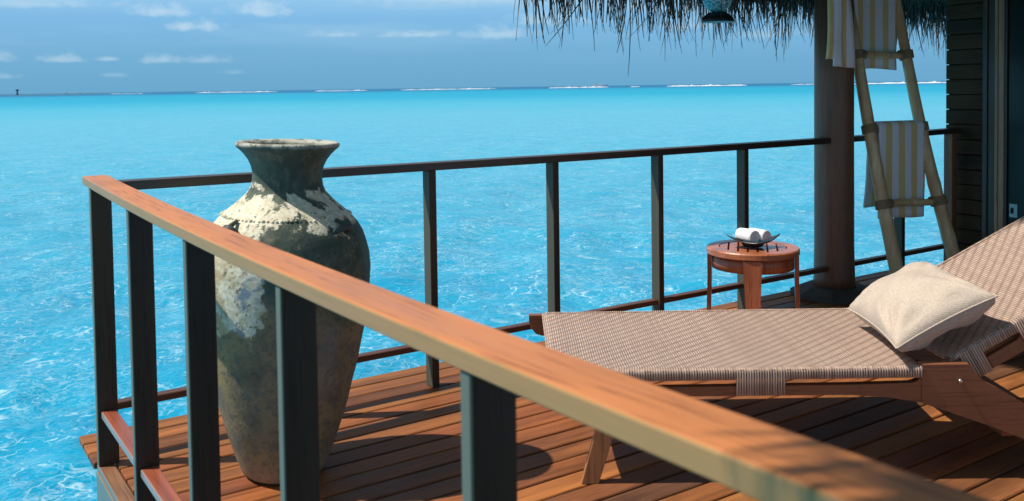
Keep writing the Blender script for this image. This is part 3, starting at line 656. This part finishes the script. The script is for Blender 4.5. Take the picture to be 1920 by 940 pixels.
# backrest, its own frame of axes: x up the slope
back = empty('backrest', (1.468-1, 0, .411)); back.parent = lounger; back.rotation_euler = (0, -math.radians(29), 0)
def brail(d0, d1):
    bm = bmesh.new(); y0, y1 = d0-3.39, d1-3.39
    prism(bm, [(-.085, -.030), (-.085, -.006), (.0, -.006), (.0, -.030)], y0, y1, .002)
    prism(bm, [(.0005, -.105), (.0005, -.006), (.08, -.006), (.08, -.105)], y0+.001, y1-.001, .002)
    prism(bm, [(.0805, -.034), (.0805, -.006), (.74, -.006), (.74, -.034)], y0+.001, y1-.001, .002)
    prism(bm, [(.0805, -.105), (.0805, -.062), (.20, -.062), (.214, -.052), (.22, -.0345), (.28, -.0345), (.286, -.052), (.30, -.062), (.74, -.062), (.74, -.105)], y0+.0015, y1-.0015, .002)
    return build('back_frame', bm, M['teak'], back)
brail(3.030, 3.056); brail(3.726, 3.752)
bm = bmesh.new(); nu, nv = 30, 22; gr = []
for i in range(nu+1):
    row = []
    for j in range(nv+1):
        s_ = -.035+(.75+.035)*i/nu; d = 3.024+(3.758-3.024)*j/nv; t = j/nv; ed = min(t, 1-t)
        z_ = .002-.007*min(1, ed*5)-.010*math.sin(PI*t)*math.sin(PI*i/nu)
        if ed == 0: z_ -= .003
        if i == 0: z_ -= .010
        row.append(bm.verts.new((s_, d-3.39, z_)))
    gr.append(row)
for i in range(nu):
    for j in range(nv): bm.faces.new((gr[i][j], gr[i+1][j], gr[i+1][j+1], gr[i][j+1]))
ext = bmesh.ops.extrude_face_region(bm, geom=bm.faces[:])
for v_ in ext['geom']:
    if isinstance(v_, bmesh.types.BMVert): v_.co.z -= .012
build('back_weave', bm, M['wicker'], back, None, True)
wraps(back, .004, .74, 3.030-3.39, -1, .001, -.037, [(.0, .078, -.108), (.215, .285, -.108)])
wraps(back, .004, .74, 3.752-3.39, 1, .001, -.037, [(.0, .078, -.108), (.215, .285, -.108)])
bm = bmesh.new(); prism(bm, [(.45, -.10), (.48, -.10), (.48, -.065), (.45, -.065)], 3.057-3.39, 3.725-3.39, .002); build('back_crossbar', bm, M['teak'], back)
for d in (3.10, 3.68):
    bm = bmesh.new(); p0 = Vector((.47, d-3.39, -.108)); a_ = math.radians(29)
    tube(bm, [(.465, d-3.39, -.09), (.26, d-3.39, -.37)], .014, 8); build('prop', bm, M['teak'], back)
# ================================================================== cushion
c4 = {'L': (1.283, 3.52, .445), 'F': (1.248, 2.985, .443), 'R': (1.585, 3.0, .608), 'T': (1.588, 3.52, .620)}
def toW(q): return CAM*0 + Vector((CAM.x, CAM.y, 0)) + rt*q[0] + Vector((math.sin(YAW), math.cos(YAW), 0))*q[1] + Vector((0, 0, q[2]))
CW = {k: toW(v_) for k, v_ in c4.items()}
cc = sum(CW.values(), Vector())/4
cush = tag(empty('cushion', cc), 'square cream linen cushion leaning on the lounger between seat and backrest', 'cushion')
def csurf(sign, n=40):
    V = []; nrm = (CW['T']-CW['F']).cross(CW['R']-CW['L']); 
    nrm = nrm.normalized();  nrm = nrm if nrm.z > 0 else -nrm
    R = random.Random(3); 
    for i in range(n+1):
        for j in range(n+1):
            u = i/n; v_ = j/n; U_ = 2*u-1; V_ = 2*v_-1
            pin = .085; uu_ = .5+.5*U_*(1-pin*(1-V_*V_)); vv_ = .5+.5*V_*(1-pin*(1-U_*U_))
            p = (CW['F']*(1-uu_)*(1-vv_)+CW['R']*uu_*(1-vv_)+CW['L']*(1-uu_)*vv_+CW['T']*uu_*vv_)
            e = max(0., (1-U_*U_))*max(0., (1-V_*V_)); h = .088*e**.42 if sign > 0 else .082*e**.26
            # creases fanning from the corners
            for (cu, cv, ph, am) in ((-1, -1, .4, 1.1), (1, -1, 1.3, 1.0), (-1, 1, 2.1, .8), (1, 1, .2, .6)):
                du, dv = U_-cu, V_-cv; rd = math.hypot(du, dv); an = math.atan2(dv*cv*-1, du*cu*-1)
                h += am*.0085*math.sin(an*13+ph+3*rd)*math.exp(-((rd-.55)/.38)**2)*min(1, e*6)
            h += .0055*math.sin(U_*6+V_*3.5+1)*min(1, e*3)+.003*math.sin(V_*11-U_*4)*min(1, e*3)
            V.append(p+nrm*h*sign-cc)
    F = [(i*(n+1)+j, (i+1)*(n+1)+j, (i+1)*(n+1)+j+1, i*(n+1)+j+1) for i in range(n) for j in range(n)]
    return V, F
n = 40; V1, F1 = csurf(1, n); V2, F2 = csurf(-1, n)
me = bpy.data.meshes.new('cover'); k = len(V1); me.from_pydata([tuple(v_) for v_ in V1+V2], [], F1+[tuple(k+q for q in f)[::-1] for f in F2]); me.update()
bm = bmesh.new(); bm.from_mesh(me); bmesh.ops.remove_doubles(bm, verts=bm.verts, dist=.0002); build('cover', bm, M['linen'], cush, None, True)
bm = bmesh.new(); rim = [V1[j*(n+1)] for j in range(n+1)]+[V1[n*(n+1)+j] for j in range(1, n+1)]+[V1[j*(n+1)+n] for j in range(n-1, -1, -1)]+[V1[j] for j in range(n-1, 0, -1)]
tube(bm, rim+[rim[0]], .0028, 6, False); build('piping', bm, M['linen'], cush, None, True)
# ================================================================== side table, bowl, rolled towels
TC = Vector((3.075, -.40, 0)); TZ = .482
table = tag(empty('side_table', TC), 'small round slatted wooden side table between the railing and the lounger', 'side table')
TR = .232
bm = bmesh.new(); n = 56
prof = [(TR-.062, .036), (TR-.062, 0.0), (TR-.012, 0), (TR, .006), (TR, .030), (TR-.006, .036)]
rings = [[bm.verts.new((r*math.cos(2*PI*k/n), r*math.sin(2*PI*k/n), z+TZ-.036)) for k in range(n)] for r, z in prof]
for a_, b_ in zip(rings, rings[1:]+rings[:1]):
    for k in range(n): bm.faces.new((a_[k], a_[(k+1) % n], b_[(k+1) % n], b_[k]))
build('top_ring', bm, M['table_top'], table)
ri = TR-.064
ax = YAW+.25   # slats run roughly away from the camera
sd = Vector((math.sin(ax), math.cos(ax), 0)); sn = Vector((math.cos(ax), -math.sin(ax), 0))
wsl = 2*ri/7
for k in range(7):
    o0 = -ri+k*wsl+.0048; o1 = -ri+(k+1)*wsl-.0048; pts = []
    for q in np.linspace(o0, o1, 5): pts.append((q, math.sqrt(max(0, ri*ri-q*q))))
    poly = pts+[(a_, -b_) for a_, b_ in pts[::-1]]
    bm = bmesh.new(); a1 = [bm.verts.new(sn*p_+sd*q_+Vector((0, 0, TZ-.0015))) for p_, q_ in poly]; b1 = [bm.verts.new(sn*p_+sd*q_+Vector((0, 0, TZ-.022))) for p_, q_ in poly]
    try:
        bm.faces.new(a1); bm.faces.new(b1[::-1])
        for i in range(len(poly)): bm.faces.new((a1[i], b1[i], b1[(i+1) % len(poly)], a1[(i+1) % len(poly)]))
    except ValueError: pass
    bmesh.ops.remove_doubles(bm, verts=bm.verts, dist=.0008); build('slat', bm, M['table_top'], table)
bm = bmesh.new(); prof = [(TR-.028, TZ-.0365), (TR-.028, TZ-.105), (TR-.045, TZ-.105), (TR-.045, TZ-.0365)]
rings = [[bm.verts.new((r*math.cos(2*PI*k/n), r*math.sin(2*PI*k/n), z)) for k in range(n)] for r, z in prof]
for a_, b_ in zip(rings, rings[1:]+rings[:1]):
    for k in range(n): bm.faces.new((a_[k], a_[(k+1) % n], b_[(k+1) % n], b_[k]))
build('apron', bm, M['table'], table, None, True)
for k in range(4):
    a = math.atan2(CAM.y-TC.y, CAM.x-TC.x)+k*PI/2; d = Vector((math.cos(a), math.sin(a), 0)); s_ = Vector((-math.sin(a), math.cos(a), 0)); bm = bmesh.new()
    r0, r1 = TR-.0265, TR-.006; lv = []
    for (z, w_, sh) in ((TZ-.037, .094, 0), (TZ-.16, .080, 0), (0.001, .058, .010)):
        lv.append([bm.verts.new(d*(r_+sh)+s_*w_*sg*.5*2*.5+Vector((0, 0, z))) for r_, sg in ((r0, -1), (r1, -1), (r1, 1), (r0, 1))])
    lv2 = []
    for a_, b_ in zip(lv, lv[1:]):
        for i in range(4): bm.faces.new((a_[i], a_[(i+1) % 4], b_[(i+1) % 4], b_[i]))
    bm.faces.new(lv[0]); bm.faces.new(lv[-1]); 
    for v_ in bm.verts: v_.co = v_.co
    build('leg', bm, M['table'], table)
# bowl: shallow boat shaped dish on a small foot, long axis across the view
BZ = TZ+.001; BC = TC+Vector((.0, -.02, 0)) + rt*(-.012)
bowl = tag(empty('bowl', (BC.x, BC.y, BZ), -YAW), 'dark square lacquer dish with upturned corners on the round table', 'dish')
bm = bmesh.new(); n = 18; gr = []
HW = .098
for i in range(n+1):
    row = []
    for j in range(n+1):
        U_, V_ = 2*i/n-1, 2*j/n-1
        a, b_ = (U_-V_)*.5, (U_+V_)*.5       # corners point left/right and front/back
        z_ = .026+.042*(a*a)**1.1*1.0+.012*abs(b_)**2.2-.006*(1-U_*U_)*(1-V_*V_)
        row.append(bm.verts.new((a*HW*1.40, b_*HW*1.05, z_)))
    gr.append(row)
for i in range(n):
    for j in range(n): bm.faces.new((gr[i][j], gr[i+1][j], gr[i+1][j+1], gr[i][j+1]))
ext = bmesh.ops.extrude_face_region(bm, geom=bm.faces[:])
for v_ in ext['geom']:
    if isinstance(v_, bmesh.types.BMVert): v_.co.z -= .006
build('dish', bm, M['bowl'], bowl, None, True)
bm = bmesh.new(); a1 = [bm.verts.new((x*.062, y*.05, .021)) for x, y in ((-1, 0), (0, -1), (1, 0), (0, 1))]; b1 = [bm.verts.new((x*.045, y*.034, 0)) for x, y in ((-1, 0), (0, -1), (1, 0), (0, 1))]
bm.faces.new(a1); bm.faces.new(b1)
for i in range(4): bm.faces.new((a1[i], a1[(i+1) % 4], b1[(i+1) % 4], b1[i]))
build('foot', bm, M['bowl'], bowl)
def roll(loc, rz, label, R_=.033, L=.105):
    t = tag(empty('rolled_towel', loc, rz), label, 'towel', 'rolled white towels in the dish')
    # spiral cross-section in local y,z, extruded along x
    pts = []; turns = 3.6; N_ = 74
    for k in range(N_+1):
        q = k/N_; a = q*turns*2*PI; r = .004+(R_-.0045)*q; pts.append((r*math.cos(a), r*math.sin(a)+R_))
    bm = bmesh.new(); th = .0028; nl = 6; cols_ = []
    for (yv, zv) in pts:
        rad = math.hypot(yv, zv-R_)+1e-6; ny_, nz_ = yv/rad, (zv-R_)/rad; o_ = []; i_ = []
        for s in range(nl+1):
            x = -L/2+L*s/nl; bulge = .0025*math.sin(PI*s/nl)
            o_.append(bm.verts.new((x, yv+ny_*(th+bulge), zv+nz_*(th+bulge)))); i_.append(bm.verts.new((x, yv-ny_*th, zv-nz_*th)))
        cols_.append((o_, i_))
    for (a_, c_), (b_, d_) in zip(cols_, cols_[1:]):
        for s in range(nl): bm.faces.new((a_[s], a_[s+1], b_[s+1], b_[s])); bm.faces.new((c_[s], d_[s], d_[s+1], c_[s+1]))
        bm.faces.new((a_[0], b_[0], d_[0], c_[0])); bm.faces.new((a_[nl], c_[nl], d_[nl], b_[nl]))
    for (o_, i_) in (cols_[0], cols_[-1]):
        for s in range(nl): bm.faces.new((o_[s], i_[s], i_[s+1], o_[s+1]))
    build('terry_roll', bm, M['towel_white'], t, None, True)
    return t
# towels lie with one end towards the lower right of the picture
base_ang = -YAW-1.2
roll(BC+rt*(-.028)+Vector((0, 0, BZ+.025)), base_ang+.08, 'left rolled white towel lying in the dark dish', .0335, .115)
roll(BC+rt*(.030)+Vector((math.sin(YAW), math.cos(YAW), 0))*.012+Vector((0, 0, BZ+.026)), base_ang+.18, 'right rolled white towel lying in the dark dish', .0315, .115)
# ================================================================== bamboo ladder
lad = tag(empty('bamboo_ladder', (4.6, -.47, 0)), 'bamboo ladder with lashed rungs leaning beside the round column', 'ladder'); lo_ = Vector(lad.location)
def railp(side, z):      # centre line of each rail by height
    if side == 0: return Vector((4.40, -.392+.215*z+.012*math.sin(z*2.2), z))
    return Vector((4.80, -.548+.262*z+.030*math.sin(z*1.9), z))
for s_ in (0, 1):
    bm = bmesh.new(); pts = []; rad = []
    for k in range(57):
        z = 2.22*k/56; pts.append(railp(s_, z)-lo_); node = math.exp(-(((z*3.1+s_*.4) % 1)-.5)**2/.002)
        rad.append((.045-.0065*z)*(.92 if s_ else .96)+.0028*node)
    tube(bm, pts, rad, 14); build('rail', bm, M['bamboo'], lad, None, True)
for z in (.12, .575, 1.03, 1.485, 1.95):
    a_, b_ = railp(0, z), railp(1, z-.002); d = (b_-a_); 
    bm = bmesh.new(); pts = [a_+d*(t)-lo_+Vector((0, 0, .004*math.sin(t*5))) for t in np.linspace(-.06, 1.06, 9)]
    tube(bm, pts, [.021+.0025*(k % 4 == 1) for k in range(9)], 10); build('rung', bm, M['bamboo'], lad, None, True)
    for s_ in (0, 1):
        bm = bmesh.new(); p = railp(s_, z)-lo_; q = (railp(s_, z+.1)-railp(s_, z-.1)).normalized(); u_, v_ = frame_of(q); rr_ = (.045-.0065*z)*.95+.006
        pts = [p+q*(-.026+.052*k/72)+(u_*math.cos(k/72*2*PI*6)+v_*math.sin(k/72*2*PI*6))*rr_ for k in range(73)]
        tube(bm, pts, .0058, 6)
        dd = d.normalized()*(1 if s_ == 0 else -1); u2, v2 = frame_of(dd)
        pts = [p+dd*(.030+.030*k/36)+(u2*math.cos(k/36*2*PI*4)+v2*math.sin(k/36*2*PI*4))*.026 for k in range(37)]
        tube(bm, pts, .0045, 6); build('lashing', bm, M['lash'], lad, None, True)
# ================================================================== striped towels on the ladder
def towel(name, label, z_r, t0, t1, front, backl, m, wav=.006, gap_b=.05, seed=1, wb_=.0, th=.016, shiftb=0.0):
    a_, b_ = railp(0, z_r), railp(1, z_r); dv = b_-a_; e1 = Vector((dv.x, dv.y, 0)).normalized(); e2 = Vector((-e1.y, e1.x, 0))
    L = dv.length; o = a_+e1*L*t0
    ob = tag(empty(name, (o.x, o.y, z_r), math.atan2(e1.y, e1.x)), label, 'towel', 'striped towels on the ladder rungs'); Wd = L*(t1-t0)
    R = random.Random(seed); ph = [R.uniform(0, 6) for _ in range(4)]
    path = []      # (y, z, side): front low -> over the rung -> back low
    n1 = 14
    for k in range(n1): path.append((-.036, -front+front*k/n1, -1, 1-k/n1))
    for k in range(9):
        an = PI-PI*k/8; path.append((.036*math.cos(an)*(1 if an > PI/2 else 1), .008+.026*math.sin(an), 0, 0))
    for k in range(1, n1+1): path.append((.036+gap_b*(k/n1)**.8, -backl*k/n1, 1, k/n1))
    nx = 30; O = []; I = []
    for (yv, zv, sd_, q) in path:
        ro = []; ri_ = []
        for i in range(nx+1):
            x = Wd*i/nx; wvv = wav*math.sin(x*26+ph[0])*q+(wb_*math.sin(x*60+ph[1])*q if sd_ == 1 else 0)
            sx = (shiftb*q if sd_ == 1 else 0)+.004*math.sin(zv*16+ph[2])*q
            dzv = .006*math.sin(x*14+ph[3])*(q > .9)
            ro.append(Vector((x+sx, yv+wvv, zv+dzv))); ri_.append((x, yv, zv))
        O.append(ro)
    bm = bmesh.new(); out = []; inn = []
    for r, (yv, zv, sd_, q) in enumerate(path):
        p0, p1 = path[max(0, r-1)], path[min(len(path)-1, r+1)]; t = Vector((p1[0]-p0[0], p1[1]-p0[1])); t.normalize(); nn = Vector((0, -t.y, t.x))   # outward
        out.append([bm.verts.new(v_+nn*th*.5) for v_ in O[r]]); inn.append([bm.verts.new(v_-nn*th*.5) for v_ in O[r]])
    for g in (out, inn):
        for r in range(len(path)-1):
            for i in range(nx): bm.faces.new((g[r][i], g[r][i+1], g[r+1][i+1], g[r+1][i]))
    for r in range(len(path)-1):
        for i in (0, nx): bm.faces.new((out[r][i], out[r+1][i], inn[r+1][i], inn[r][i]))
    for i in range(nx):
        for r in (0, len(path)-1): bm.faces.new((out[r][i], out[r][i+1], inn[r][i+1], inn[r][i]))
    build('cloth', bm, m, ob, None, True); return ob
def pleats(ob, plan, z0, z1s, m, th=.007):
    """hanging folds: plan is a path of (x, y), z0 the top, z1s the hem height at each point"""
    inv = Matrix.Rotation(-ob.rotation_euler.z, 4, 'Z'); bm = bmesh.new(); P2 = []
    for i in range(len(plan)-1):
        for k in range(5):
            t = k/5; P2.append((plan[i][0]*(1-t)+plan[i+1][0]*t, plan[i][1]*(1-t)+plan[i+1][1]*t, z1s[i]*(1-t)+z1s[i+1]*t))
    P2.append((*plan[-1], z1s[-1])); g = []
    for sg in (-1, 1):
        rows = []
        for i, (x, y, zb) in enumerate(P2):
            a_, b_ = P2[max(0, i-1)], P2[min(len(P2)-1, i+1)]; t = Vector((b_[0]-a_[0], b_[1]-a_[1], 0)).normalized(); nn = Vector((-t.y, t.x, 0))*th*sg; row = []
            for k in range(13):
                q = k/12; z = z0+(zb-z0)*q; sh = 4.03+(x-4.03)*(.52+.48*q)+.02*(1-q)
                p = Vector((sh, y+.01*math.sin(q*5+x*30)*q, z))+nn-Vector(ob.location); row.append(bm.verts.new(inv @ p))
            rows.append(row)
        g.append(rows)
        for a_, b_ in zip(rows, rows[1:]):
            for k in range(12): bm.faces.new((a_[k], a_[k+1], b_[k+1], b_[k]))
    n_ = len(P2)
    for i in range(n_-1):
        for k in (0, 12): bm.faces.new((g[0][i][k], g[0][i+1][k], g[1][i+1][k], g[1][i][k]))
    for i in (0, n_-1):
        for k in range(12): bm.faces.new((g[0][i][k], g[0][i][k+1], g[1][i][k+1], g[1][i][k]))
    build('loose_fold', bm, m, ob, None, True)
yel, whi = (.88, .62, .28), (.92, .89, .94)
towel('striped_towel', 'yellow and white striped towel hung over the middle rung of the ladder', 1.03, .10, .97, .555, .50, stripes('towel_stripes_middle', .045, .100, .50, yel, whi), .004, .05, 2, .0, .02, -.0)
tt = towel('striped_towel', 'striped towel on the top rung with loose folds trailing left of the ladder', 1.95, .08, .97, .555, .50, stripes('towel_stripes_top', .03, .105, .42, yel, whi), .006, .05, 5, .008, .02, -.0)
pleats(tt, [(4.275, -.158), (4.215, -.178), (4.15, -.160), (4.10, -.182), (4.058, -.168), (4.085, -.158), (4.11, -.165), (4.015, -.150), (4.03, -.135)], 1.985, [1.400, 1.402, 1.405, 1.41, 1.412, 1.415, 1.45, 1.46, 1.455], tt.children[0].data.materials[0])
# ================================================================== lantern
LC = Vector((3.20, -.05, 1.655))
lan = tag(empty('lantern', LC), 'blue glass lantern with a flared dark metal base hanging under the thatch', 'lantern')
bm = bmesh.new(); lathe(bm, [(.086, .0), (.088, .004), (.087, .014), (.076, .030), (.056, .046), (.050, .052), (.030, .053)], 28); build('metal_base', bm, M['black'], lan, None, False)
bm = bmesh.new(); pr_ = [(.030, .0535)]+[(.030+.050*math.sin(PI*t)**.7+.004*t, .054+.15*t) for t in np.linspace(.06, .94, 13)]+[(.030, .203)]
lathe(bm, pr_, 32, lambda a, z: .012*math.sin(10*a)); build('glass_globe', bm, M['glass'], lan, None, True)
bm = bmesh.new(); lathe(bm, [(.036, .2035), (.046, .212), (.040, .232), (.018, .252), (.010, .262), (.004, .264)], 20); build('metal_cap', bm, M['black'], lan, None, True)
for k in range(4):
    a = k*PI/2-YAW; bm = bmesh.new(); c_, s_ = math.cos(a), math.sin(a)
    tube(bm, [(r*c_, r*s_, z) for r, z in ((.084, .012), (.094, .022), (.094, .06), (.091, .13), (.075, .20), (.043, .226))], .0022, 6); build('wire', bm, M['black'], lan, None, True)
bm = bmesh.new(); tube(bm, [(0, 0, .262), (0, 0, .70)], .0022, 6); build('hanging_wire', bm, M['black'], lan)
# ------------------------------------------------------------------ render settings
S.render.engine = 'CYCLES'
